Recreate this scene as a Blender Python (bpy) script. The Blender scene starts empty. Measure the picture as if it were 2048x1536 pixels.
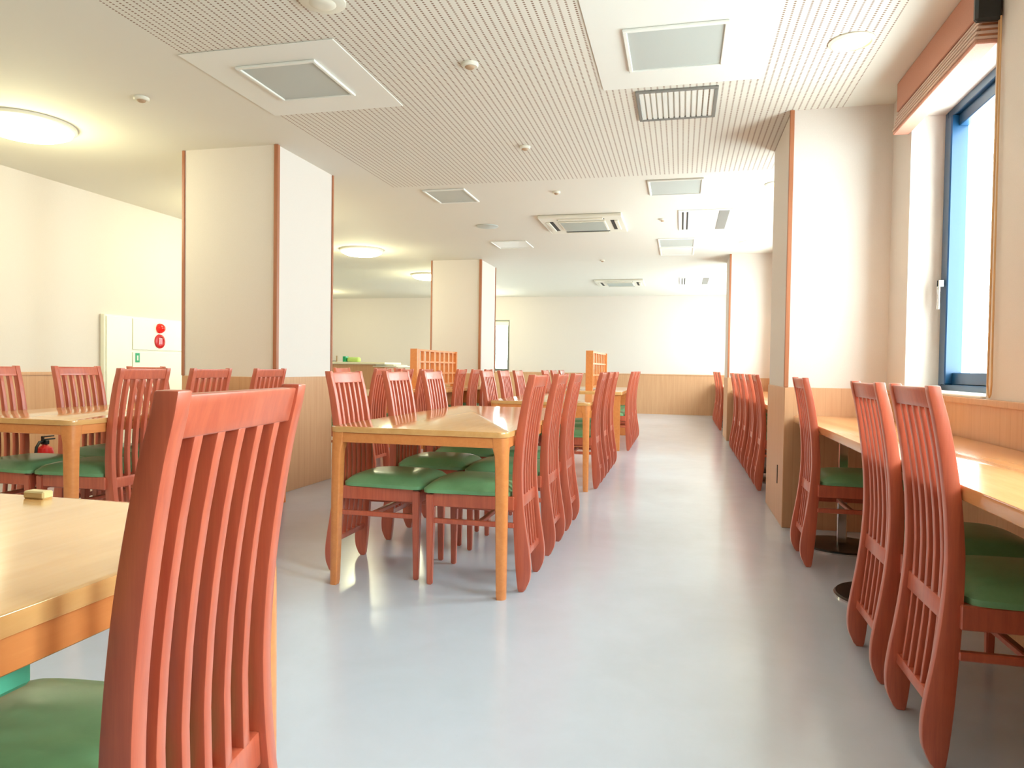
import bpy, bmesh, math, random
from mathutils import Vector, Matrix
random.seed(4)
S = bpy.context.scene
COL = S.collection
PI = math.pi
H = 2.568            # ceiling height
# ------------------------------------------------------------------ camera
EYE = Vector((0, 0, .97)); F = 1412.4; YAW = .2347; PITCH = .0236; ROLL = .0145
cd = bpy.data.cameras.new('camera'); cam = bpy.data.objects.new('camera', cd); COL.objects.link(cam)
cd.sensor_width = 36; cd.lens = 36 * F / 2048; cd.clip_start = .03; cd.clip_end = 100
fw = Vector((-math.sin(YAW) * math.cos(PITCH), math.cos(YAW) * math.cos(PITCH), -math.sin(PITCH)))
rt = Vector((math.cos(YAW), math.sin(YAW), 0)); up = rt.cross(fw)
r2 = rt * math.cos(ROLL) - up * -math.sin(ROLL); u2 = r2.cross(fw)
R0 = Matrix((r2, u2, -fw)).transposed()
cam.matrix_world = Matrix.Translation(EYE) @ R0.to_4x4()
S.camera = cam
# ------------------------------------------------------------------ view + world
S.view_settings.view_transform = 'Standard'; S.view_settings.look = 'None'
S.view_settings.gamma = 1; S.view_settings.use_curve_mapping = False
S.view_settings.exposure = .25
w = bpy.data.worlds.new('sky'); S.world = w; w.use_nodes = True
bg = w.node_tree.nodes['Background']; bg.inputs[0].default_value = (.93, .97, 1, 1); bg.inputs[1].default_value = 17.5
WIN = [(.1, .95), (1.3, 2.4), (3.22, 4.29), (5.83, 6.9), (7.27, 8.34), (8.73, 9.8), (11.3, 12.4), (12.75, 13.85), (14.2, 15.3)]  # first opening and mid-bay ones are unseen, added to let in more daylight
for y0, y1 in WIN:   # sky portals in the window openings
    l = bpy.data.lights.new('sky_portal', 'AREA'); l.shape = 'RECTANGLE'; l.size = y1 - y0; l.size_y = 1.5
    l.cycles.is_portal = True
    o = bpy.data.objects.new('sky_portal', l); COL.objects.link(o)
    o.location = (1.47, (y0 + y1) / 2, 1.62); o.rotation_euler = (PI / 2, 0, PI / 2)
LAMPS = [(-4.33, y) for y in (1.2, 3.9, 6.45, 9.05, 11.7, 14.4)] + [(-7.6, 11.3), (-7.7, 14.0)]  # last two are unseen, added to brighten the far left area
DOWN = [(.77, y) for y in (.95, 3.73, 6.42, 9.24, 12.0, 14.75)]

# ------------------------------------------------------------------ materials
def srgb(c): return tuple((x / 255 / 12.92 if x / 255 <= .04045 else ((x / 255 + .055) / 1.055) ** 2.4) for x in c) + (1,)
def mat(name, col, rough=.5, metal=0, emit=None, es=0, coat=0, spec=.5, lin=False):
    m = bpy.data.materials.new(name); m.use_nodes = True; b = m.node_tree.nodes['Principled BSDF']
    c = col + (1,) if lin else srgb(col)
    b.inputs['Base Color'].default_value = c; b.inputs['Roughness'].default_value = rough
    b.inputs['Metallic'].default_value = metal; b.inputs['Coat Weight'].default_value = coat
    b.inputs['Coat Roughness'].default_value = .12; b.inputs['Specular IOR Level'].default_value = spec
    if emit: b.inputs['Emission Color'].default_value = srgb(emit); b.inputs['Emission Strength'].default_value = es
    return m
def nd(m, t, **k):
    n = m.node_tree.nodes.new(t)
    for a, v in k.items(): setattr(n, a, v)
    return n
def lk(m, a, b): m.node_tree.links.new(a, b)
def math_(m, op, a, b=None, c=None):
    n = nd(m, 'ShaderNodeMath', operation=op)
    for i, x in enumerate((a, b, c)):
        if x is None: continue
        if isinstance(x, (int, float)): n.inputs[i].default_value = x
        else: lk(m, x, n.inputs[i])
    return n.outputs[0]
def grain(m, c1, c2, scale, amount=.6, bump=.0, boards=0):
    b = m.node_tree.nodes['Principled BSDF']
    tc = nd(m, 'ShaderNodeTexCoord'); mp = nd(m, 'ShaderNodeMapping'); mp.inputs['Scale'].default_value = scale
    ns = nd(m, 'ShaderNodeTexNoise'); ns.inputs['Scale'].default_value = 1; ns.inputs['Detail'].default_value = 6; ns.inputs['Roughness'].default_value = .65
    ns.inputs['Distortion'].default_value = .4
    lk(m, tc.outputs['Object'], mp.inputs[0]); lk(m, mp.outputs[0], ns.inputs[0])
    mx = nd(m, 'ShaderNodeMixRGB'); mx.inputs[1].default_value = srgb(c1); mx.inputs[2].default_value = srgb(c2)
    mr = nd(m, 'ShaderNodeMapRange'); mr.inputs[1].default_value = .35; mr.inputs[2].default_value = .65; mr.inputs[4].default_value = amount
    lk(m, ns.outputs[0], mr.inputs[0]); lk(m, mr.outputs[0], mx.inputs[0]); out = mx.outputs[0]
    if boards:
        sp = nd(m, 'ShaderNodeSeparateXYZ'); lk(m, tc.outputs['Object'], sp.inputs[0])
        s = math_(m, 'ADD', sp.outputs[0], sp.outputs[1]); s = math_(m, 'DIVIDE', s, boards); s = math_(m, 'FRACT', s)
        s = math_(m, 'LESS_THAN', s, .03)
        m2 = nd(m, 'ShaderNodeMixRGB', blend_type='MULTIPLY'); m2.inputs[2].default_value = (.86, .81, .76, 1)
        lk(m, s, m2.inputs[0]); lk(m, out, m2.inputs[1]); out = m2.outputs[0]
    lk(m, out, b.inputs['Base Color'])
    if bump:
        bp = nd(m, 'ShaderNodeBump'); bp.inputs['Strength'].default_value = bump; bp.inputs['Distance'].default_value = .002
        lk(m, ns.outputs[0], bp.inputs['Height']); lk(m, bp.outputs[0], b.inputs['Normal'])
    return m
M = {}
M['chair'] = grain(mat('chair_wood', (208, 104, 72), .4, coat=1), (211, 106, 74), (184, 78, 54), (60, 60, 4), .7)
M['chair'].node_tree.nodes['Principled BSDF'].inputs['Coat Roughness'].default_value = .32
M['table'] = grain(mat('table_wood', (230, 144, 80), .3, coat=.4), (232, 148, 84), (218, 128, 66), (40, 5, 40), .6)
M['top'] = grain(mat('table_top_wood', (225, 165, 100), .16, coat=.5), (232, 176, 112), (222, 160, 94), (30, 3, 30), .6)
M['wains'] = grain(mat('wainscot_wood', (202, 154, 116), .42), (210, 162, 122), (198, 146, 106), (35, 35, 2), .6, boards=.09)
M['trimw'] = grain(mat('trim_wood', (172, 108, 72), .4), (175, 110, 74), (156, 92, 60), (60, 60, 3), .6)
M['seat'] = grain(mat('green_vinyl', (126, 176, 128), .33, coat=.15), (126, 178, 128), (110, 164, 116), (14, 14, 14), .6, bump=.15)
M['wall'] = grain(mat('wallpaper', (222, 212, 204), .8), (224, 213, 204), (216, 203, 192), (180, 180, 400), .5, bump=.2)
M['floor'] = grain(mat('vinyl_floor', (200, 208, 222), .2, coat=.25), (200, 208, 222), (192, 199, 211), (3, 3, 3), .6)
M['white'] = mat('white_paint', (232, 230, 222), .5)
M['offw'] = mat('off_white_plastic', (226, 220, 204), .45)
M['cream'] = mat('cream_enamel', (246, 244, 226), .35)
M['grey'] = mat('grey_panel', (186, 190, 184), .45)
M['midgrey'] = mat('mid_grey_plastic', (128, 124, 118), .5)
M['dark'] = mat('dark_slot', (38, 34, 32), .6)
M['navy'] = mat('navy_aluminium', (12, 58, 92), .3)
M['alu'] = mat('grey_aluminium', (120, 122, 116), .35, metal=.3)
M['chrome'] = mat('chrome', (215, 215, 215), .12, metal=1)
M['black'] = mat('black_metal', (22, 24, 24), .3)
M['red'] = mat('red_plastic', (200, 28, 30), .3)
M['redlamp'] = mat('red_lamp_glass', (210, 30, 24), .15, emit=(255, 30, 16), es=.35)
M['greenl'] = mat('green_plastic', (40, 165, 110), .35)
M['lime'] = mat('lime_paper', (196, 226, 130), .6)
M['teal'] = mat('teal_plastic', (92, 188, 152), .3)
M['blue'] = mat('blue_plastic', (26, 58, 128), .3)
M['fabric'] = grain(mat('blind_fabric', (196, 140, 118), .8), (198, 142, 120), (184, 124, 104), (200, 200, 300), .6, bump=.2)
M['stripe'] = mat('blind_pale_lining', (208, 178, 162), .8)
M['cord'] = mat('blind_cord', (214, 170, 120), .6)
M['brownboard'] = mat('brown_board', (178, 146, 116), .6)
M['lampem'] = mat('lamp_diffuser', (250, 250, 235), .3, emit=(255, 253, 232), es=7)
M['downem'] = mat('downlight_diffuser', (255, 240, 200), .3, emit=(255, 212, 120), es=2.4)
M['counter'] = grain(mat('counter_wood', (226, 160, 100), .18, coat=.4), (228, 162, 104), (214, 140, 84), (30, 3, 30), .6)
M['napkin'] = mat('cream_card', (226, 200, 140), .5)
M['creamtop'] = mat('cream_laminate', (244, 236, 208), .35)
g = bpy.data.materials.new('window_glass'); g.use_nodes = True; nt = g.node_tree; nt.nodes.clear()
go = nt.nodes.new('ShaderNodeOutputMaterial'); gt = nt.nodes.new('ShaderNodeBsdfTransparent'); gg = nt.nodes.new('ShaderNodeBsdfGlossy'); gm = nt.nodes.new('ShaderNodeMixShader')
gt.inputs[0].default_value = (.93, 1, .99, 1); gg.inputs['Roughness'].default_value = .02; gm.inputs[0].default_value = .06
nt.links.new(gt.outputs[0], gm.inputs[1]); nt.links.new(gg.outputs[0], gm.inputs[2]); nt.links.new(gm.outputs[0], go.inputs[0]); M['glass'] = g
# ceiling: plain plasterboard with a field of punched acoustic boards
m = mat('acoustic_ceiling', (232, 226, 210), .8); b = m.node_tree.nodes['Principled BSDF']
tc = nd(m, 'ShaderNodeTexCoord'); sp = nd(m, 'ShaderNodeSeparateXYZ'); lk(m, tc.outputs['Object'], sp.inputs[0])
X, Y = sp.outputs[0], sp.outputs[1]
def cell(c, p): return math_(m, 'MULTIPLY', math_(m, 'SUBTRACT', math_(m, 'FRACT', math_(m, 'DIVIDE', c, p)), .5), p)
cx, cy = cell(X, .036), cell(Y, .018)
d2 = math_(m, 'SQRT', math_(m, 'ADD', math_(m, 'MULTIPLY', cx, cx), math_(m, 'MULTIPLY', cy, cy)))
hole = math_(m, 'LESS_THAN', d2, .0056)
def rng(c, lo, hi): return math_(m, 'MULTIPLY', math_(m, 'GREATER_THAN', c, lo), math_(m, 'LESS_THAN', c, hi))
field = math_(m, 'MULTIPLY', rng(X, -2.56, .92), math_(m, 'LESS_THAN', Y, 5.95))
hole = math_(m, 'MULTIPLY', hole, field)
mx = nd(m, 'ShaderNodeMixRGB'); mx.inputs[1].default_value = srgb((224, 218, 206)); mx.inputs[2].default_value = srgb((150, 122, 104))
lk(m, hole, mx.inputs[0]); lk(m, mx.outputs[0], b.inputs['Base Color']); M['ceil'] = m

# ------------------------------------------------------------------ mesh helpers
def box(bm, x0, x1, y0, y1, z0, z1, bev=0, seg=1):
    vs = [bm.verts.new(p) for p in ((x0, y0, z0), (x1, y0, z0), (x1, y1, z0), (x0, y1, z0), (x0, y0, z1), (x1, y0, z1), (x1, y1, z1), (x0, y1, z1))]
    fs = [bm.faces.new([vs[i] for i in f]) for f in ((3, 2, 1, 0), (4, 5, 6, 7), (0, 1, 5, 4), (1, 2, 6, 5), (2, 3, 7, 6), (3, 0, 4, 7))]
    if bev:
        es = list({e for f in fs for e in f.edges})
        bmesh.ops.bevel(bm, geom=es, offset=bev, segments=seg, affect='EDGES', profile=.5)
    return vs
def cyl(bm, x, y, z0, z1, r0, r1=None, n=32, axis='z'):
    r1 = r0 if r1 is None else r1
    ring = []
    for z, r in ((z0, r0), (z1, r1)):
        q = []
        for i in range(n):
            a = 2 * PI * i / n; c, s = r * math.cos(a), r * math.sin(a)
            q.append(bm.verts.new((x + c, y + s, z) if axis == 'z' else ((z, x + c, y + s) if axis == 'x' else (x + c, z, y + s))))
        ring.append(q)
    for i in range(n): bm.faces.new((ring[0][i], ring[0][(i + 1) % n], ring[1][(i + 1) % n], ring[1][i]))
    bm.faces.new(ring[0][::-1]); bm.faces.new(ring[1])
def lathe(bm, x, y, prof, n=40, axis='z'):
    rings = []
    for r, z in prof:
        q = []
        for i in range(n):
            a = 2 * PI * i / n; c, s = r * math.cos(a), r * math.sin(a)
            q.append(bm.verts.new((x + c, y + s, z) if axis == 'z' else (z, x + c, y + s)))
        rings.append(q)
    for k in range(len(rings) - 1):
        for i in range(n): bm.faces.new((rings[k][i], rings[k][(i + 1) % n], rings[k + 1][(i + 1) % n], rings[k + 1][i]))
    bm.faces.new(rings[0][::-1]); bm.faces.new(rings[-1])
def tube(bm, pts, r, n=8):
    pts = [Vector(p) for p in pts]; rings = []
    for i, p in enumerate(pts):
        t = (pts[min(i + 1, len(pts) - 1)] - pts[max(i - 1, 0)]).normalized()
        a = t.orthogonal().normalized() if i == 0 else (rings_a - t * rings_a.dot(t)).normalized()
        rings_a = a; c = t.cross(a)
        rings.append([bm.verts.new(p + a * r * math.cos(2 * PI * k / n) + c * r * math.sin(2 * PI * k / n)) for k in range(n)])
    for k in range(len(rings) - 1):
        for i in range(n): bm.faces.new((rings[k][i], rings[k][(i + 1) % n], rings[k + 1][(i + 1) % n], rings[k + 1][i]))
    bm.faces.new(rings[0][::-1]); bm.faces.new(rings[-1])
def rrect(x0, x1, y0, y1, r, n=6, rs=None):
    rs = rs or (r, r, r, r); out = []
    for (cx_, cy_, a0), r_ in zip(((x1, y1, 0), (x0, y1, 90), (x0, y0, 180), (x1, y0, 270)), rs):
        sx = -1 if cx_ == x1 else 1; sy = -1 if cy_ == y1 else 1
        for k in range(n + 1):
            a = math.radians(a0 + 90 * k / n); out.append((cx_ + sx * r_ + r_ * math.cos(a), cy_ + sy * r_ + r_ * math.sin(a)))
            if r_ == 0: break
    return out
def prism(bm, poly, z0, z1, bev=0):
    a = [bm.verts.new((x, y, z0)) for x, y in poly]; b_ = [bm.verts.new((x, y, z1)) for x, y in poly]
    n = len(poly); f0 = bm.faces.new(a[::-1]); f1 = bm.faces.new(b_)
    for i in range(n): bm.faces.new((a[i], a[(i + 1) % n], b_[(i + 1) % n], b_[i]))
    if bev: bmesh.ops.bevel(bm, geom=list(f1.edges) + list(f0.edges), offset=bev, segments=2, affect='EDGES', profile=.5)
def strip(bm, prof, y0, y1, bev=.003):
    """prof: list of (z, back x, front x); extruded between y0 and y1"""
    rows = [[bm.verts.new(p) for p in ((b_, y0, z), (f, y0, z), (f, y1, z), (b_, y1, z))] for z, b_, f in prof]
    for k in range(len(rows) - 1):
        for i in range(4): bm.faces.new((rows[k][i], rows[k][(i + 1) % 4], rows[k + 1][(i + 1) % 4], rows[k + 1][i]))
    bm.faces.new(rows[0][::-1]); bm.faces.new(rows[-1])
    if bev:
        es = [e for e in bm.edges if len(e.link_faces) == 2 and e.link_faces[0].normal.dot(e.link_faces[1].normal) < .8] if False else None
        bm.normal_update()
        es = [e for e in bm.edges if len(e.link_faces) == 2 and e.calc_face_angle(0) > .7]
        bmesh.ops.bevel(bm, geom=es, offset=bev, segments=2, affect='EDGES', profile=.5)
def obj(name, bm, m_, parent=None, smooth=False):
    bmesh.ops.recalc_face_normals(bm, faces=bm.faces)
    me = bpy.data.meshes.new(name); bm.to_mesh(me); bm.free(); me.materials.append(M[m_] if isinstance(m_, str) else m_)
    if smooth:
        for p in me.polygons: p.use_smooth = True
        me.set_sharp_from_angle(angle=math.radians(40))
    o = bpy.data.objects.new(name, me); COL.objects.link(o)
    if parent: o.parent = parent
    return o
def tag(o, label, cat, group=None):
    o['label'] = label; o['category'] = cat
    if group: o['group'] = group
    return o
def thing(name, label, cat, loc=(0, 0, 0), rotz=0, group=None):
    o = bpy.data.objects.new(name, None); COL.objects.link(o); o.location = loc; o.rotation_euler = (0, 0, rotz); o.empty_display_size = .1
    return tag(o, label, cat, group)
def struct(o): o['kind'] = 'structure'; return o
def sempty(name, loc=(0, 0, 0)):
    o = bpy.data.objects.new(name, None); COL.objects.link(o); o.location = loc; return struct(o)
def B(*a, **k):
    bm = bmesh.new(); box(bm, *a, **k); return bm
def dup(root, loc, rotz=None, label=None, group=None):
    r = root.copy(); COL.objects.link(r); r.location = loc
    if rotz is not None: r.rotation_euler = (0, 0, rotz)
    if label: r['label'] = label
    if group: r['group'] = group
    for ch in list(root.children):
        c = ch.copy(); COL.objects.link(c); c.parent = r
        for g_ in list(ch.children):
            d = g_.copy(); COL.objects.link(d); d.parent = c
    return r

# ------------------------------------------------------------------ room shell
XL, XR, YF, YB, XLL, YC = -5.454, 1.2, 15.66, -4.0, -10.0, 8.0
WH = .87
struct(obj('floor', B(XLL - .3, XR + .6, YB - .3, YF + .3, -.1, 0), 'floor'))
struct(obj('ceiling', B(XLL - .3, XR + .6, YB - .3, YF + .3, H, H + .15), 'ceil'))
def wall(name, parts, m_='wall'):
    bm = bmesh.new()
    for p in parts: box(bm, *p)
    return struct(obj(name, bm, m_))
WZ0, WZ1 = .868, 2.37
rp = [(XR, XR + .32, YB, YF, 0, WZ0), (XR, XR + .32, YB, YF, WZ1, H)]
ys = [YB] + [v for p in WIN for v in p] + [YF]
for i in range(0, len(ys), 2): rp.append((XR, XR + .32, ys[i], ys[i + 1], WZ0, WZ1))
wall('wall_right', rp)
wall('wall_left', [(XL - .2, XL, YB, YC, 0, H)])
wall('wall_left_return', [(XLL, XL - .2, YC - .2, YC, 0, H)])
wall('wall_far_left', [(XLL - .2, XLL, YC - .2, YF, 0, H)])
FWX0, FWX1 = -4.62, -3.82
wall('wall_far', [(XLL, FWX0, YF, YF + .2, 0, H), (FWX1, XR + .32, YF, YF + .2, 0, H), (FWX0, FWX1, YF, YF + .2, 0, .886), (FWX0, FWX1, YF, YF + .2, 2.05, H)])
wall('wall_back', [(XL - .2, XR + .32, YB - .2, YB, 0, H)])
# wood wainscot with a cap rail along every wall
n_tr = [0]
def wains(x0, x1, y0, y1, cap, name):
    o = struct(obj(name, B(x0, x1, y0, y1, 0, WH - .028), 'wains'))
    c = obj('cap_rail', B(*cap, WH - .028, WH, bev=.004, seg=2), 'wains', o); return o
PR = [(4.64, 5.48), (10.15, 11.0), (-.87, -.02 - .0)]
wains(XL, XL + .015, YB, 5.70, (XL, XL + .024, YB, 5.70), 'wainscot_left')
wains(XL, XL + .015, 6.87, YC, (XL, XL + .024, 6.87, YC), 'wainscot_left')
wains(XLL, XR, YF - .015, YF, (XLL, XR, YF - .024, YF), 'wainscot_far')
for a, b_ in ((-.02, 4.64), (5.48, 10.15), (11.0, YF - .024)):
    wains(XR - .015, XR, a, b_, (XR - .024, XR, a, b_), 'wainscot_right')
wains(XL - .2, XR, YB, YB + .015, (XL - .2, XR, YB, YB + .024), 'wainscot_back')
# pillars
def pillar(x0, x1, y0, y1, name='pillar', strips=()):
    o = struct(obj(name, B(x0, x1, y0, y1, 0, H), 'wall'))
    e = .008
    obj('wainscot', B(x0 - e, x1 + e, y0 - e, y1 + e, 0, .872, bev=.003), 'wains', o)
    for x, y, s in strips:
        obj('corner_trim', B(x - s, x + s, y - s, y + s, .872, H - .001, bev=.003), 'trimw', o)
    return o
pillar(-3.68, -2.895, 4.64, 5.48, strips=((-3.68, 4.64, .011), (-2.895, 4.64, .016), (-2.895, 5.48, .011)))
pillar(-3.70, -2.93, 10.15, 11.0, strips=((-3.70, 10.15, .011), (-2.93, 10.15, .018), (-2.93, 11.0, .011)))
for y0, y1 in ((4.64, 5.48), (10.15, 11.0)):
    pillar(.632, XR, y0, y1, strips=((.632, y0, .013),))
pillar(.632, XR, -1.3, -.45)
o = tag(obj('wall_outlet', B(.620, .624, 4.86, 4.875, .24, .36), 'dark'), 'thin dark socket plate low on the wood side of the near right pier', 'outlet')
# ------------------------------------------------------------------ windows
for i, (y0, y1) in enumerate(WIN):
    wnd = sempty('window_%d' % (i + 1), (XR, y0, WZ0))
    # local coords: x outward, y along wall, z up
    L = y1 - y0; HZ = WZ1 - WZ0
    bm = bmesh.new(); fx0, fx1 = .165, .25; t = .045
    box(bm, fx0, fx1, 0, t, 0, HZ, .003); box(bm, fx0, fx1, L - t, L, 0, HZ, .003); box(bm, fx0, fx1, t, L - t, 0, t, .003); box(bm, fx0, fx1, t, L - t, HZ - t, HZ, .003)
    obj('window_frame', bm, 'navy', wnd)
    bm = bmesh.new(); s = .062; a = t
    box(bm, .185, .235, a, a + s, a, HZ - a, .004); box(bm, .15, .235, L - a - s - .03, L - a, a, HZ - a, .006)
    box(bm, .185, .235, a + s, L - a - s - .03, a, a + s, .004); box(bm, .185, .235, a + s, L - a - s - .03, HZ - a - s, HZ - a, .004)
    sash = obj('sash', bm, 'navy', wnd)
    obj('pane', B(.207, .213, a + s - .005, L - a - s - .025, a + s - .005, HZ - a - s + .005), 'glass', sash)
    if i == 2:
        bm = bmesh.new(); box(bm, .118, .15, L - .11, L - .085, .56, .60, .004); box(bm, .118, .130, L - .112, L - .083, .44, .60, .004)
        obj('handle', bm, 'chrome', sash)
    obj('window_sill', B(-.018, .165, -.01 if False else .0, L, -.0, .014, bev=.004), 'white', wnd)
wnd = sempty('window_%d' % (len(WIN) + 1), (FWX0, YF, .886))
L = FWX1 - FWX0; HZ = 2.05 - .886; bm = bmesh.new()
box(bm, 0, .05, .03, .1, 0, HZ); box(bm, L - .05, L, .03, .1, 0, HZ); box(bm, .05, L - .05, .03, .1, 0, .05); box(bm, .05, L - .05, .03, .1, HZ - .06, HZ)
box(bm, L * .5, L * .5 + .07, .03, .1, .05, HZ - .06); obj('window_frame', bm, 'alu', wnd)
obj('pane', B(.05, L - .05, .062, .068, .05, HZ - .06), 'glass', wnd)
obj('blind_roll', B(.02, L - .02, -.02, .03, HZ - .13, HZ - .04, bev=.01), 'creamtop', wnd)

# ------------------------------------------------------------------ roman blind at the near window
t = thing('roman_blind', 'raised pinkish-brown roman blind gathered in folds above the near right window', 'blind', (XR, 3.755, 2.30))
w2 = .565
obj('head_panel', B(-.070, -.002, -w2, w2, .108, H - 2.30 - .002, bev=.004), 'fabric', t)
bm = bmesh.new(); bs = bmesh.new()
for k in range(5):
    z = .002 + k * .021; d = .005 * k
    box(bm, -.090 + d, -.004, -w2, w2, z, z + .0125, .004, 2)
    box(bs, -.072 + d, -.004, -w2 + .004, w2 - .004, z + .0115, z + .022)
obj('folds', bm, 'stripe', t); obj('fold_gaps', bs, 'trimw', t)  # dark gaps between folds put into colour as brown inset strips
obj('bottom_bar', B(-.086, -.004, -w2, w2, -.016, .002, bev=.004), 'fabric', t)
bm = bmesh.new(); box(bm, -.10, -.004, -w2 - .035, -w2 - .002, .06, .17, .01); box(bm, -.085, -.01, -w2 - .03, -w2 - .002, .17, .262, .01)
obj('cord_lock', bm, 'black', t)
bm = bmesh.new(); zb = .06 - 1.47; yc = -w2 - .03
pts = [(-.012, yc + .01, .07)] + [(-.012, yc + .01 + .0005 * k, .06 - k * .147) for k in range(1, 10)]
pts += [(-.014, yc + .012, zb + .04), (-.014, yc + .004, zb), (-.014, yc - .008, zb - .012), (-.014, yc - .020, zb), (-.014, yc - .026, zb + .04), (-.012, yc - .016, zb + .5), (-.012, yc - .008, .07)]
tube(bm, pts, .0035, 6); obj('pull_cord', bm, 'cord', t, True)

# ------------------------------------------------------------------ ceiling fittings
def lamp(x, y, label, dia=.30):
    t = thing('ceiling_lamp', label, 'lamp', (x, y, H), 0, 'round ceiling lamps on the left')
    bm = bmesh.new(); lathe(bm, 0, 0, [(dia, -.001), (dia, -.022), (dia - .015, -.03)]); obj('rim', bm, 'offw', t, True)
    bm = bmesh.new(); lathe(bm, 0, 0, [(dia - .018, -.024), (dia - .03, -.05), (dia - .09, -.078), (dia - .18, -.092), (.02, -.098)]); obj('diffuser', bm, 'lampem', t, True)
    l = bpy.data.lights.new('lamp_glow', 'POINT'); l.energy = 20; l.color = (1, .98, .58); l.shadow_soft_size = .16
    o = bpy.data.objects.new('lamp_glow', l); COL.objects.link(o); o.parent = t; o.location = (0, 0, -.36)
    return t
LL = ['big glowing round ceiling lamp at the left edge of the photo', 'glowing round ceiling lamp just right of the near pillar', 'small far ceiling lamp half behind the far left pillar']
k = 0
for x, y in LAMPS:
    lab = {3.9: LL[0], 9.05: LL[1], 11.7: LL[2]}.get(y)
    if lab is None: lab = 'round ceiling lamp hidden behind the near pillar' if y == 6.45 else 'round ceiling lamp just beyond the left edge, nearest the camera' if y == 1.2 else 'unseen ceiling lamp added to brighten the left alcove, behind the near pillar' if y == 11.3 else 'far unseen ceiling lamp added to brighten the left alcove behind the pillar' if y == 14.0 else 'farthest round ceiling lamp, hidden by the far left pillar'
    lamp(x, y, lab)
def downl(x, y, label):
    t = thing('downlight', label, 'downlight', (x, y, H), 0, 'warm downlights along the window side')
    bm = bmesh.new(); lathe(bm, 0, 0, [(.105, -.0005), (.105, -.006), (.09, -.012), (.086, -.004)]); obj('trim_ring', bm, 'offw', t, True)
    bm = bmesh.new(); lathe(bm, 0, 0, [(.086, -.003), (.075, -.012), (.04, -.018), (.005, -.02)]); obj('lens', bm, 'downem', t, True)
    l = bpy.data.lights.new('downlight_beam', 'SPOT'); l.energy = 22; l.color = (1, .8, .5); l.spot_size = 2.2; l.spot_blend = .8; l.shadow_soft_size = .07
    o = bpy.data.objects.new('downlight_beam', l); COL.objects.link(o); o.parent = t; o.location = (0, 0, -.03)
DLL = {3.73: 'warm round downlight nearest the window blind', 6.42: 'warm downlight half hidden by the near right pier', 9.24: 'warm downlight in front of the far right pier', 14.75: 'farthest warm downlight by the far wall'}
for x, y in DOWN: downl(x, y, DLL.get(y, 'warm downlight hidden behind the far right pier' if y == 12.0 else 'warm downlight above the camera, out of the picture'))
def panel(x0, x1, y0, y1, label, diff='grey', fr=.02, surround=None, frame='white', name='ceiling_panel'):
    t = thing(name, label, 'ceiling panel', ((x0 + x1) / 2, (y0 + y1) / 2, H)); a, b_ = (x1 - x0) / 2, (y1 - y0) / 2
    z = 0
    if surround:
        sx0, sx1, sy0, sy1 = [v - c for v, c in zip(surround, (t.location.x, t.location.x, t.location.y, t.location.y))]
        obj('surround_board', B(sx0, sx1, sy0, sy1, -.006, -.0005, bev=.002), 'white', t); z = -.006
    bm = bmesh.new(); box(bm, -a, a, -b_, -b_ + fr, z - .014, z - .0005, .003); box(bm, -a, a, b_ - fr, b_, z - .014, z - .0005, .003)
    box(bm, -a, -a + fr, -b_ + fr, b_ - fr, z - .014, z - .0005, .003); box(bm, a - fr, a, -b_ + fr, b_ - fr, z - .014, z - .0005, .003); obj('frame', bm, frame, t)
    if diff: obj('diffuser', B(-a + fr, a - fr, -b_ + fr, b_ - fr, z - .006, z - .0005), diff, t)
    return t
panel(-2.36, -1.89, 3.37, 3.855, 'grey square ceiling panel on a plain board, left of the striped field', surround=(-2.57, -1.69, 3.19, 4.09))
panel(-.30, .185, 3.37, 3.85, 'largest grey square ceiling panel at the top right', surround=(-.465, .386, 2.95, 4.09))
panel(-2.32, -1.92, 6.08, 6.58, 'small grey ceiling panel left of the round speaker')
panel(-.31, .155, 6.1, 6.62, 'grey ceiling panel in the middle, just past the striped field')
panel(-.31, .135, 8.85, 9.42, 'far grey ceiling panel next to the slotted hatch')
panel(-.31, .135, 9.5, 10.1, 'pale blank ceiling hatch just behind the far grey panel', diff='white')
panel(-2.39, -1.93, 8.7, 9.2, 'faint white ceiling hatch in front of the far left pillar', diff='white', fr=.012)
t = panel(-.288, .175, 4.145, 4.63, 'square slatted ceiling grille in a brown-grey frame', diff=None, frame='midgrey', fr=.022, name='ceiling_grille')
bm = bmesh.new()
for k in range(13): box(bm, -.2 + k * .0333 - .012, -.2 + k * .0333 + .012, -.218, .218, -.009, -.001)
obj('slats', bm, 'white', t)
def aircon(x, y, label, s=.44):
    t = thing('air_conditioner', label, 'air conditioner', (x, y, H), 0, 'ceiling air conditioners')
    obj('casing', B(-s, s, -s, s, -.035, -.0005, bev=.012, seg=2), 'offw', t)
    bm = bmesh.new(); i = .25; box(bm, -i, i, -i, i, -.047, -.034, .008, 2); gr = obj('intake_grille', bm, 'offw', t)
    bm = bmesh.new()
    for k in range(18): box(bm, -i + .02, i - .02, -i + .022 + k * .0262, -i + .032 + k * .0262, -.050, -.046)
    obj('grille_bars', bm, 'grey', gr)
    for q in range(4):
        bm = bmesh.new(); box(bm, -.25, .25, i + .055, i + .095, -.037, -.0345); sl = obj('slot', bm, 'dark', t); sl.rotation_euler = (0, 0, q * PI / 2)
        bm = bmesh.new(); box(bm, -.24, .24, i + .095, i + .135, -.046, -.034, .004); lv = obj('louver', bm, 'offw', t); lv.rotation_euler = (0, 0, q * PI / 2)
aircon(-1.06, 7.74, 'nearer ceiling cassette air conditioner with dark slots')
aircon(-1.12, 13.15, 'farther ceiling cassette air conditioner near the far wall')
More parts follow.
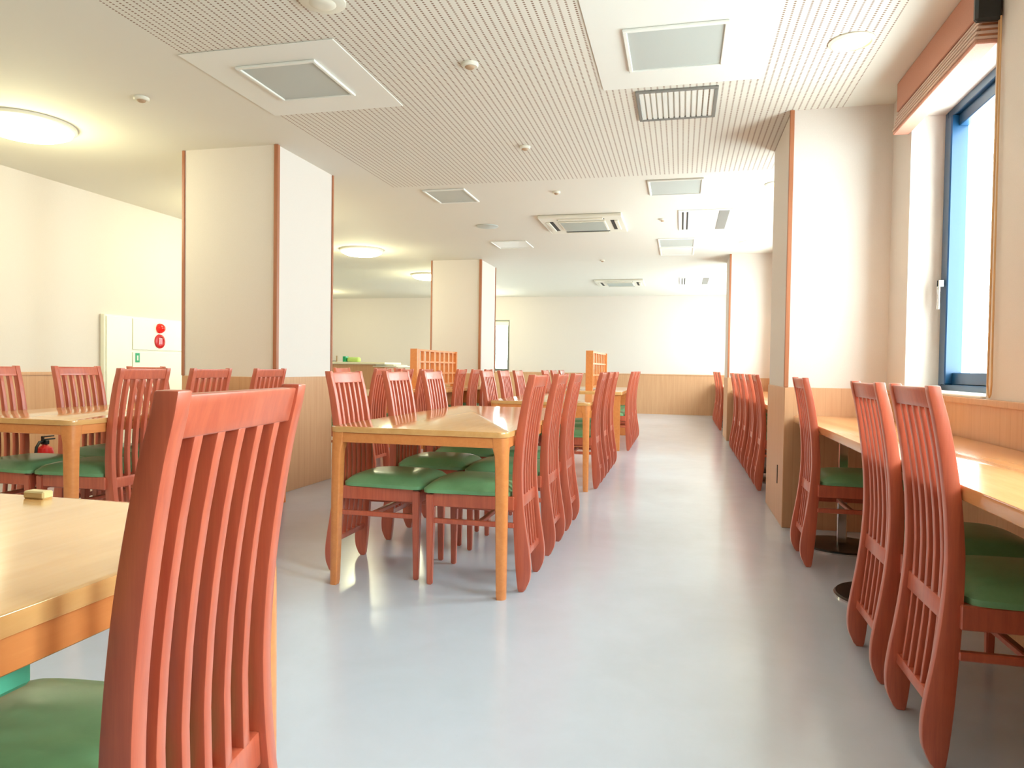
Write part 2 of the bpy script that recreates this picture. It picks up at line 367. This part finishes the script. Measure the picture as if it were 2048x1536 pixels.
def hatch(x0, x1, y0, y1, label):
    t = thing('ceiling_vent_unit', label, 'ceiling vent', ((x0 + x1) / 2, (y0 + y1) / 2, H)); a, b_ = (x1 - x0) / 2, (y1 - y0) / 2
    obj('cover', B(-a, a, -b_, b_, -.01, -.0005, bev=.003), 'white', t)
    bm = bmesh.new(); box(bm, -a + .04, -a + .055, -b_ + .06, b_ - .06, -.0125, -.0095); box(bm, -a + .085, -a + .10, -b_ + .06, b_ - .06, -.0125, -.0095); obj('slot', bm, 'dark', t)
    obj('vent_grille', B(a - .13, a - .03, -b_ + .04, b_ - .04, -.0135, -.0095), 'midgrey', t)
hatch(-.06, .47, 7.3, 8.32, 'flat ceiling vent unit with twin dark slots and a grey grille, nearer one')
hatch(-.06, .47, 12.6, 13.6, 'flat ceiling vent unit with dark slots close to the far wall')
def det(x, y, r, label, name='smoke_detector', m_='offw', cat='detector'):
    t = thing(name, label, cat, (x, y, H))
    bm = bmesh.new(); lathe(bm, 0, 0, [(r, -.0005), (r, -.012), (r * .85, -.018)], 24); obj('base', bm, m_, t, True)
    bm = bmesh.new(); lathe(bm, 0, 0, [(r * .6, -.017), (r * .5, -.024), (r * .35, -.028), (r * .2, -.029)], 24); obj('sensor', bm, 'brownboard' if r < .05 else m_, t, True)
det(-3.205, 3.663, .045, 'small round ceiling sensor between the big left lamp and the near pillar')
det(-1.114, 3.602, .045, 'small ceiling sprinkler head at the left edge of the striped field', 'sprinkler_head', cat='sprinkler')
det(-1.13, 5.02, .04, 'second ceiling sprinkler head, in front of the near panel pair', 'sprinkler_head', cat='sprinkler')
det(-1.13, 6.348, .035, 'third small ceiling sprinkler head, just before the air conditioner', 'sprinkler_head', cat='sprinkler')
det(-.224, 7.7, .035, 'tiny ceiling sprinkler between air conditioner and slotted vent unit', 'sprinkler_head', cat='sprinkler')
det(-1.157, 10.45, .035, 'tiny far sprinkler head in front of the far air conditioner', 'sprinkler_head', cat='sprinkler')
det(-1.56, 2.85, .10, 'round ceiling speaker cut by the top edge of the photo', 'ceiling_speaker', cat='speaker')
bm = bmesh.new(); lathe(bm, -2.17, 7.757, [(.125, H - .0005), (.125, H - .008), (.11, H - .012), (.02, H - .012)], 32)
tag(obj('ceiling_speaker', bm, 'grey', None, True), 'flat grey round ceiling speaker left of the nearer air conditioner', 'speaker')

# ------------------------------------------------------------------ hydrant cabinet on the left wall, extinguisher
t = thing('hydrant_cabinet', 'cream fire hydrant cabinet on the left wall with two red round fittings', 'cabinet', (XL + .001, 5.70, 0))
obj('body', B(0, .05, 0, 1.165, 0, 1.43, bev=.006), 'cream', t)
d = obj('door', B(.05, .062, .02, .345, .06, 1.41, bev=.003), 'cream', t)
d = obj('upper_panel', B(.05, .062, .355, 1.145, 1.095, 1.41, bev=.003), 'cream', t)
d = obj('lower_door', B(.05, .062, .355, 1.145, .06, 1.07, bev=.003), 'cream', t)
st = obj('green_sticker', B(.062, .065, .385, .445, .965, 1.06, bev=.001), 'greenl', d); st['label'] = 'small green sticker with white mark'
obj('sticker_mark', B(.0652, .066, .405, .425, .985, 1.035), 'white', d)
bm = bmesh.new(); lathe(bm, .727, 1.328, [(.052, .062), (.05, .085), (.035, .11), (.01, .12)], 32, 'x'); o = obj('lamp', bm, 'redlamp', t, True); o['label'] = 'red dome lamp'
bm = bmesh.new(); lathe(bm, .727, 1.19, [(.075, .062), (.072, .075), (.05, .08), (.045, .072)], 32, 'x'); o = obj('alarm_button', bm, 'red', t, True); o['label'] = 'larger red alarm button'
obj('push_plate', B(.073, .078, .703, .751, 1.16, 1.22, bev=.001), 'redlamp', o)
bm = bmesh.new(); box(bm, .078, .080, .700, .704, 1.16, 1.222); box(bm, .078, .080, .704, .75, 1.218, 1.222); obj('button_rim', bm, 'white', o)
t = thing('fire_extinguisher', 'red fire extinguisher with black hose on the floor by the left wall', 'fire extinguisher', (-5.2, 4.86, 0))
bm = bmesh.new(); lathe(bm, 0, 0, [(.06, 0), (.065, .01), (.065, .2), (.055, .235), (.025, .255), (.02, .265)], 24); obj('cylinder', bm, 'red', t, True)
bm = bmesh.new(); box(bm, -.03, .03, -.018, .018, .265, .30, .004); box(bm, -.015, .015, -.02, .09, .30, .312, .003); box(bm, -.015, .015, -.02, .08, .325, .336, .003); box(bm, -.012, .012, -.03, -.015, .29, .335, .002); obj('valve_handle', bm, 'black', t)
bm = bmesh.new(); tube(bm, [(0, -.02, .285), (.01, -.06, .29), (.02, -.10, .25), (.02, -.112, .17), (.02, -.10, .08), (.02, -.085, .04)], .012); obj('hose', bm, 'black', t, True)

# ------------------------------------------------------------------ chair
PROF = [(0, .040, .062), (.012, .030, .066), (.05, .014, .071), (.10, .010, .076), (.16, .016, .081), (.24, .029, .086), (.33, .042, .091), (.42, .051, .094), (.52, .055, .095), (.62, .051, .088), (.70, .043, .079), (.78, .032, .066), (.86, .018, .050), (.94, .001, .030)]
def pc(z, off=0):   # centre of the back's curve at height z
    for a, b_ in zip(PROF, PROF[1:]):
        if a[0] <= z <= b_[0]:
            t_ = (z - a[0]) / (b_[0] - a[0]); return ((a[1] + a[2]) * (1 - t_) + (b_[1] + b_[2]) * t_) / 2
CW = .17; TH = .028
def curve(z0, z1, dep, n=10):
    return [(z0 + (z1 - z0) * i / n, pc(z0 + (z1 - z0) * i / n) - dep / 2, pc(z0 + (z1 - z0) * i / n) + dep / 2) for i in range(n + 1)]
def refine(pr):
    out = []
    for i in range(len(pr) - 1):
        p0, p1, p2, p3 = pr[max(i - 1, 0)], pr[i], pr[i + 1], pr[min(i + 2, len(pr) - 1)]
        for k in range(3):
            t_ = k / 3
            z = p1[0] + (p2[0] - p1[0]) * t_
            v = [.5 * ((2 * p1[j]) + (-p0[j] + p2[j]) * t_ + (2 * p0[j] - 5 * p1[j] + 4 * p2[j] - p3[j]) * t_ ** 2 + (-p0[j] + 3 * p1[j] - 3 * p2[j] + p3[j]) * t_ ** 3) for j in (1, 2)]
            out.append((z, v[0], v[1]))
    out.append(pr[-1]); return out
RP = refine(PROF)
def make_chair(label, loc, rotz, group):
    t = thing('dining_chair', label, 'chair', loc, rotz, group)
    for s in (-1, 1):
        bm = bmesh.new(); y0, y1 = sorted((s * CW, s * (CW - TH))); strip(bm, RP, y0, y1, .003); obj('back_post', bm, 'chair', t, True)
    yi = CW - TH
    bm = bmesh.new(); strip(bm, curve(.884, .935, .024, 4), -yi, yi, .003); obj('top_rail', bm, 'chair', t, True)
    bm = bmesh.new(); strip(bm, curve(.357, .407, .022, 3), -yi, yi, .002); obj('middle_rail', bm, 'chair', t, True)
    bm = bmesh.new(); strip(bm, curve(.137, .165, .024, 2), -yi, yi, .002); obj('bottom_rail', bm, 'chair', t, True)
    for k in range(5):
        yc = (k - 2) * (2 * yi / 5.55)
        bm = bmesh.new(); strip(bm, curve(.405, .886, .023, 14), yc - .0095, yc + .0095, .002); obj('slat', bm, 'chair', t, True)
        bm = bmesh.new(); strip(bm, curve(.163, .359, .020, 6), yc - .007, yc + .007, .0015); obj('slat', bm, 'chair', t, True)
    for s in (-1, 1):
        bm = bmesh.new(); v = box(bm, .446, .484, s * .168 - .019, s * .168 + .019, 0, .405)
        for q in v[:4]: q.co.x = .454 + (q.co.x - .446) * .62; q.co.y = s * .170 + (q.co.y - s * .168) * .62
        bmesh.ops.bevel(bm, geom=list(bm.edges), offset=.004, segments=2, affect='EDGES'); obj('front_leg', bm, 'chair', t, True)
        bm = bmesh.new(); box(bm, .085, .451, s * .166 - .010, s * .166 + .010, .275, .297, .003); obj('stretcher', bm, 'chair', t)
    bm = bmesh.new(); box(bm, .235, .257, -.158, .158, .277, .295, .003); obj('stretcher', bm, 'chair', t)
    bm = bmesh.new()
    for s in (-1, 1): box(bm, .085, .451, s * .170 - .011, s * .170 + .011, .352, .412, .003)
    box(bm, .461, .483, -.155, .155, .352, .412, .003); box(bm, .098, .12, -.155, .155, .352, .412, .003); obj('seat_frame', bm, 'chair', t)
    # domed cushion
    bm = bmesh.new(); nx, ny = 14, 12; x0, x1 = .100, .499
    g0 = []
    def hw(x): return .180 + .022 * ((x - x0) / (x1 - x0))
    for lay in (0, 1):
        gr = []
        for i in range(nx + 1):
            u = -1 + 2 * i / nx; row = []
            for j in range(ny + 1):
                v = -1 + 2 * j / ny
                # round the corners in plan
                uu, vv = u, v
                if abs(u) > .8 and abs(v) > .8:
                    du, dv = (abs(u) - .8) / .2, (abs(v) - .8) / .2; m_ = max(du, dv); n_ = math.hypot(du, dv) or 1
                    du, dv = du * m_ / n_, dv * m_ / n_; uu = math.copysign(.8 + .2 * du, u); vv = math.copysign(.8 + .2 * dv, v)
                x = (x0 + x1) / 2 + uu * (x1 - x0) / 2; y = vv * hw(x)
                e = max(abs(u), abs(v))
                z = .4125 if lay == 0 else .428 + .044 * (1 - abs(u) ** 4) ** .55 * (1 - abs(v) ** 4) ** .55
                row.append(bm.verts.new((x, y, z)))
            gr.append(row)
        g0.append(gr)
    for lay in (0, 1):
        for i in range(nx):
            for j in range(ny): bm.faces.new((g0[lay][i][j], g0[lay][i + 1][j], g0[lay][i + 1][j + 1], g0[lay][i][j + 1]))
    per = [(i, 0) for i in range(nx)] + [(nx, j) for j in range(ny)] + [(i, ny) for i in range(nx, 0, -1)] + [(0, j) for j in range(ny, 0, -1)]
    for k in range(len(per)):
        a, b_ = per[k], per[(k + 1) % len(per)]
        bm.faces.new((g0[0][a[0]][a[1]], g0[0][b_[0]][b_[1]], g0[1][b_[0]][b_[1]], g0[1][a[0]][a[1]]))
    o = obj('seat', bm, 'seat', t, True); o['label'] = 'green vinyl seat cushion'
    return t
# rotz 0 faces +X (right wall); PI faces -X. near = Y of the near post's outer face
def seat_at(side, xb, ynear): return ((xb, ynear + CW, 0), 0 if side == 'R' else PI)
chair0 = None
def chair(side, xb, ynear, label, group=None, rot=0):
    global chair0
    loc, rz = seat_at(side, xb, ynear); rz += rot
    if chair0 is None: chair0 = make_chair(label, loc, rz, group); return chair0
    o = dup(chair0, loc, rz, label)
    if group: o['group'] = group
    elif 'group' in o: del o['group']
    return o
# foreground chair, slightly turned; back faces the aisle
chair('L', -.540, .648, 'large foreground slat-back chair at the near left table, cut by the bottom edge', None, rot=math.radians(7))
ORD = ['nearest', 'middle', 'farthest']
G = 'chairs around the dining tables'
TX1, TX0 = -.690, -1.50
for k, y in enumerate((2.955, 3.565, 4.145)):
    chair('L', -.604, y, '%s chair on the aisle side of the centre table' % ORD[k], G)
for k, y in enumerate((3.0, 3.64, 4.24)):
    chair('R', -1.618, y, '%s chair on the left side of the centre table, facing the aisle' % ORD[k], G)
for k, y in enumerate((5.67, 6.25, 6.84)):
    chair('L', -.604, y, '%s chair on the aisle side of the second table behind the centre one' % ORD[k], G)
    chair('R', -1.618, y - .08, '%s chair on the left side of the second table behind the centre one' % ORD[k], G)
LX1, LX0 = -2.68, -3.475
for k, y in enumerate((2.84, 3.36, 3.955)):
    chair('L', -2.594, y, '%s chair at the pillar-side table on the left, its back to the aisle' % ORD[k], G)
for k, y in enumerate((2.84, 3.40, 3.98)):
    chair('R', -3.60, y, '%s chair on the wall side of the left table by the pillar' % ORD[k], G)
for k, y in enumerate((5.75, 6.3, 6.86)):
    chair('L', -2.594, y, '%s chair on the aisle side of the table behind the near pillar' % ORD[k], G)
for k, y in enumerate((6.25, 6.86)):
    chair('R', -3.60, y, '%s chair on the wall side of the table hidden behind the near pillar' % ('nearer', 'farther')[k], G)
for k, y in enumerate((8.45, 9.05, 9.68)):
    chair('L', -.545, y, '%s chair on the aisle side of the right screened desk' % ORD[k], 'chairs at the screened desks')
    chair('R', -1.66, y, '%s chair on the left side of the right screened desk' % ORD[k], 'chairs at the screened desks')
for k, y in enumerate((7.95, 8.55, 9.15)):
    chair('L', -2.545, y, '%s chair on the aisle side of the left screened desk' % ORD[k], 'chairs at the screened desks')
    chair('R', -3.63, y, '%s chair on the wall side of the left screened desk' % ORD[k], 'chairs at the screened desks')
GC = 'chairs tucked under the window counter'
chair('R', .583, 1.905, 'nearest chair at the window counter, lower right of the photo', GC)
chair('R', .583, 2.385, 'second chair at the window counter, close behind the nearest one', GC)
chair('R', .583, 3.73, 'single counter chair standing apart just before the near right pier', GC)
for k, y in enumerate((6.0, 6.65, 7.38, 8.0, 8.75)):
    chair('R', .583, y, '%s of five counter chairs between the two right piers' % ('first', 'second', 'third', 'fourth', 'last')[k], GC)
for k, y in enumerate((11.85, 12.7, 13.5)):
    chair('R', .583, y, '%s of the counter chairs beyond the far right pier' % ('nearest', 'middle', 'farthest')[k], GC)

# ------------------------------------------------------------------ dining tables
def table(x0, x1, y0, y1, label):
    t = thing('dining_table', label, 'table', ((x0 + x1) / 2, (y0 + y1) / 2, 0), 0, 'wooden dining tables')
    a, b_ = (x1 - x0) / 2, (y1 - y0) / 2
    bm = bmesh.new(); prism(bm, rrect(-a, a, -b_, b_, .045, 6), .676, .70, .003); obj('tabletop', bm, 'top', t, True)
    bm = bmesh.new(); i = .006; th = .022
    box(bm, -a + .05, a - .05, -b_ + i, -b_ + i + th, .632, .675, .002); box(bm, -a + .05, a - .05, b_ - i - th, b_ - i, .632, .675, .002)
    box(bm, -a + i, -a + i + th, -b_ + .05, b_ - .05, .632, .675, .002); box(bm, a - i - th, a - i, -b_ + .05, b_ - .05, .632, .675, .002)
    obj('apron', bm, 'table', t)
    for sx in (-1, 1):
        for sy in (-1, 1):
            bm = bmesh.new(); rs = [.008] * 4; q = {(1, 1): 0, (-1, 1): 1, (-1, -1): 2, (1, -1): 3}[(sx, sy)]; rs[q] = .035
            cx_, cy_ = sx * (a - .004), sy * (b_ - .004); s0 = .062
            P1 = rrect(*sorted((cx_, cx_ - sx * s0)), *sorted((cy_, cy_ - sy * s0)), 0, 5, rs)
            for z, s in ():pass
            levels = [(0, .036), (.02, .039), (.55, .05), (.60, .053), (.632, .062), (.6755, .066)]
            rings = []
            for z, s in levels:
                P = rrect(*sorted((cx_, cx_ - sx * s)), *sorted((cy_, cy_ - sy * s)), 0, 5, [r_ * s / s0 for r_ in rs])
                rings.append([bm.verts.new((x, y, z)) for x, y in P])
            n = len(rings[0])
            for k in range(len(rings) - 1):
                for j in range(n): bm.faces.new((rings[k][j], rings[k][(j + 1) % n], rings[k + 1][(j + 1) % n], rings[k + 1][j]))
            bm.faces.new(rings[0][::-1]); bm.faces.new(rings[-1]); obj('leg', bm, 'table', t, True)
    return t
tn = table(TX0, TX1, -.62, 1.145, 'nearest wooden dining table at the lower left, partly out of frame')
o = obj('under_tray', B(.0, .362, -.2, .408, .590, .632, bev=.006), 'teal', tn); o['label'] = 'teal plastic tray under the apron'
table(TX0, TX1, 2.82, 4.68, 'wooden dining table in the centre with six chairs')
table(TX0, TX1, 5.50, 7.33, 'second wooden dining table, directly behind the centre table')
table(LX0, LX1, 2.64, 4.46, 'wooden dining table on the left in front of the pillar')
table(LX0, LX1, 5.62, 7.30, 'wooden dining table mostly hidden behind the near pillar')
bm = bmesh.new(); box(bm, -1.247, -1.198, 1.115, 1.140, .70, .715, .003)
tag(obj('napkin_block', bm, 'napkin'), 'low cream block at the far edge of the nearest table', 'block')
bm = bmesh.new(); cyl(bm, .567, .648, TX1 + .004 - .006 - .0, TX1 + .012, .0125, .011, 24, 'x')
t = obj('round_badge', bm, 'blue', None, True); tag(t, 'small blue round badge on the side of the nearest table', 'badge')
bm = bmesh.new(); box(bm, TX1 + .012, TX1 + .0128, .560, .574, .652, .655); box(bm, TX1 + .012, TX1 + .0128, .560, .574, .643, .646); obj('white_mark', bm, 'white', t)

# ------------------------------------------------------------------ screened desks
def desk(x0, x1, y0, y1, label):
    t = thing('screened_desk', label, 'desk', ((x0 + x1) / 2, (y0 + y1) / 2, 0), 0, 'panel-ended desks with lattice screens')
    a, b_ = (x1 - x0) / 2, (y1 - y0) / 2
    bm = bmesh.new(); prism(bm, rrect(-a, a, -b_, b_, .012, 3), .66, .70, .003); obj('tabletop', bm, 'top', t, True)
    for s in (-1, 1): obj('end_panel', B(-a + .02, a - .02, *sorted((s * (b_ - .02), s * (b_ - .05))), 0, .66, bev=.002), 'table', t)
    obj('centre_panel', B(-.015, .015, -b_ + .05, b_ - .05, .1, .66), 'table', t)
def screen(x, y0, y1, h, label):
    t = thing('lattice_screen', label, 'screen', (x, (y0 + y1) / 2, .70), 0, 'lattice screens on the desks'); b_ = (y1 - y0) / 2
    for s in (-1, 1): obj('post', B(-.045, .045, *sorted((s * b_, s * (b_ - .035))), 0, h, bev=.003), 'table', t)
    bm = bmesh.new(); n = 8; bb = b_ - .035
    for k in range(4): z = .03 + (h - .055) * k / 3; box(bm, -.028, .028, -bb, bb, z, z + .022)
    for k in range(n):
        y = -bb + 2 * bb * (k + .5) / n; box(bm, -.02, .02, y - .028, y + .028, .03, h - .02)
    obj('lattice', bm, 'table', t)
desk(TX0, TX1 + .02, 8.36, 10.45, 'panel-ended wooden desk with lattice screen by the aisle')
screen(-1.085, 8.57, 10.25, .488, 'lattice screen on the right desk, seen nearly edge-on')
desk(LX0, LX1, 7.75, 9.75, 'panel-ended wooden desk with lattice screen on the left, before the far pillar')
screen(-3.08, 7.86, 9.40, .475, 'lattice screen on the left desk, showing its rows of openings')

# ------------------------------------------------------------------ window counters
def counter(y0, y1, posts, label):
    t = thing('window_counter', label, 'counter', (.66, y0, 0), 0, 'counters under the windows'); Lc = y1 - y0
    bm = bmesh.new(); prism(bm, rrect(.008, XR - .66 - .026, 0, Lc, .0, 8, (0, .09, .09 if y0 > 0 else 0, 0)), .664, .70, .003); obj('countertop', bm, 'counter', t, True)
    for p in posts:
        q = p - y0
        bm = bmesh.new(); box(bm, .195, .245, q - .025, q + .025, .02, .664, .004); obj('post', bm, 'chrome', t)
        bm = bmesh.new(); lathe(bm, .22, q, [(.21, 0), (.21, .010), (.205, .016), (.05, .024), (.03, .03)], 48); b_ = obj('base', bm, 'black', t, True); b_['label'] = 'round black base plate'
        bm = bmesh.new(); cyl(bm, .22, q, .0005, .008, .2125, .2125, 48); obj('base_rim', bm, 'chrome', b_, True)
counter(-.42, 4.628, (.4, 1.45, 3.30, 4.22), 'long wooden window counter in the right foreground')
counter(5.492, 10.14, (6.5, 7.19, 8.545), 'window counter between the two right piers')
counter(11.01, 15.62, (12.44, 14.2), 'window counter beyond the far right pier')

# ------------------------------------------------------------------ service counter, far left
t = thing('service_counter', 'cream-topped service counter at the far left beyond the near pillar', 'counter', (-5.75, 11.9, 0))
obj('body', B(-.68, .66, -.3, .3, 0, .985, bev=.004), 'wains', t)
o = obj('worktop', B(-.75, .70, -.38, .36, .99, 1.025, bev=.006), 'creamtop', t); o['label'] = 'pale cream worktop'
bm = bmesh.new(); box(bm, .45, .90, -.34, .34, .945, .965, .004); box(bm, .5, .84, -.32, .32, .967, .985, .004); obj('side_ledge', bm, 'offw', t)
Z = 1.025
bm = bmesh.new(); box(bm, -5.83, -5.60, 11.62, 11.74, Z, Z + .085, .03, 3); tag(obj('tissue_box', bm, 'lime', None, True), 'pale lime box with rounded top on the service counter', 'box')
tag(obj('green_carton', B(-5.90, -5.84, 11.6, 11.72, Z, Z + .10, bev=.004), 'greenl'), 'small green carton beside the lime box on the service counter', 'carton')
tag(obj('small_bottle', B(-6.04, -6.02, 11.62, 11.64, Z, Z + .11, bev=.004), 'brownboard'), 'thin brown bottle left of the green carton', 'bottle')
tag(obj('low_tray', B(-6.25, -6.08, 11.6, 11.72, Z, Z + .02, bev=.004), 'midgrey'), 'low dark tray at the left end of the service counter', 'tray')
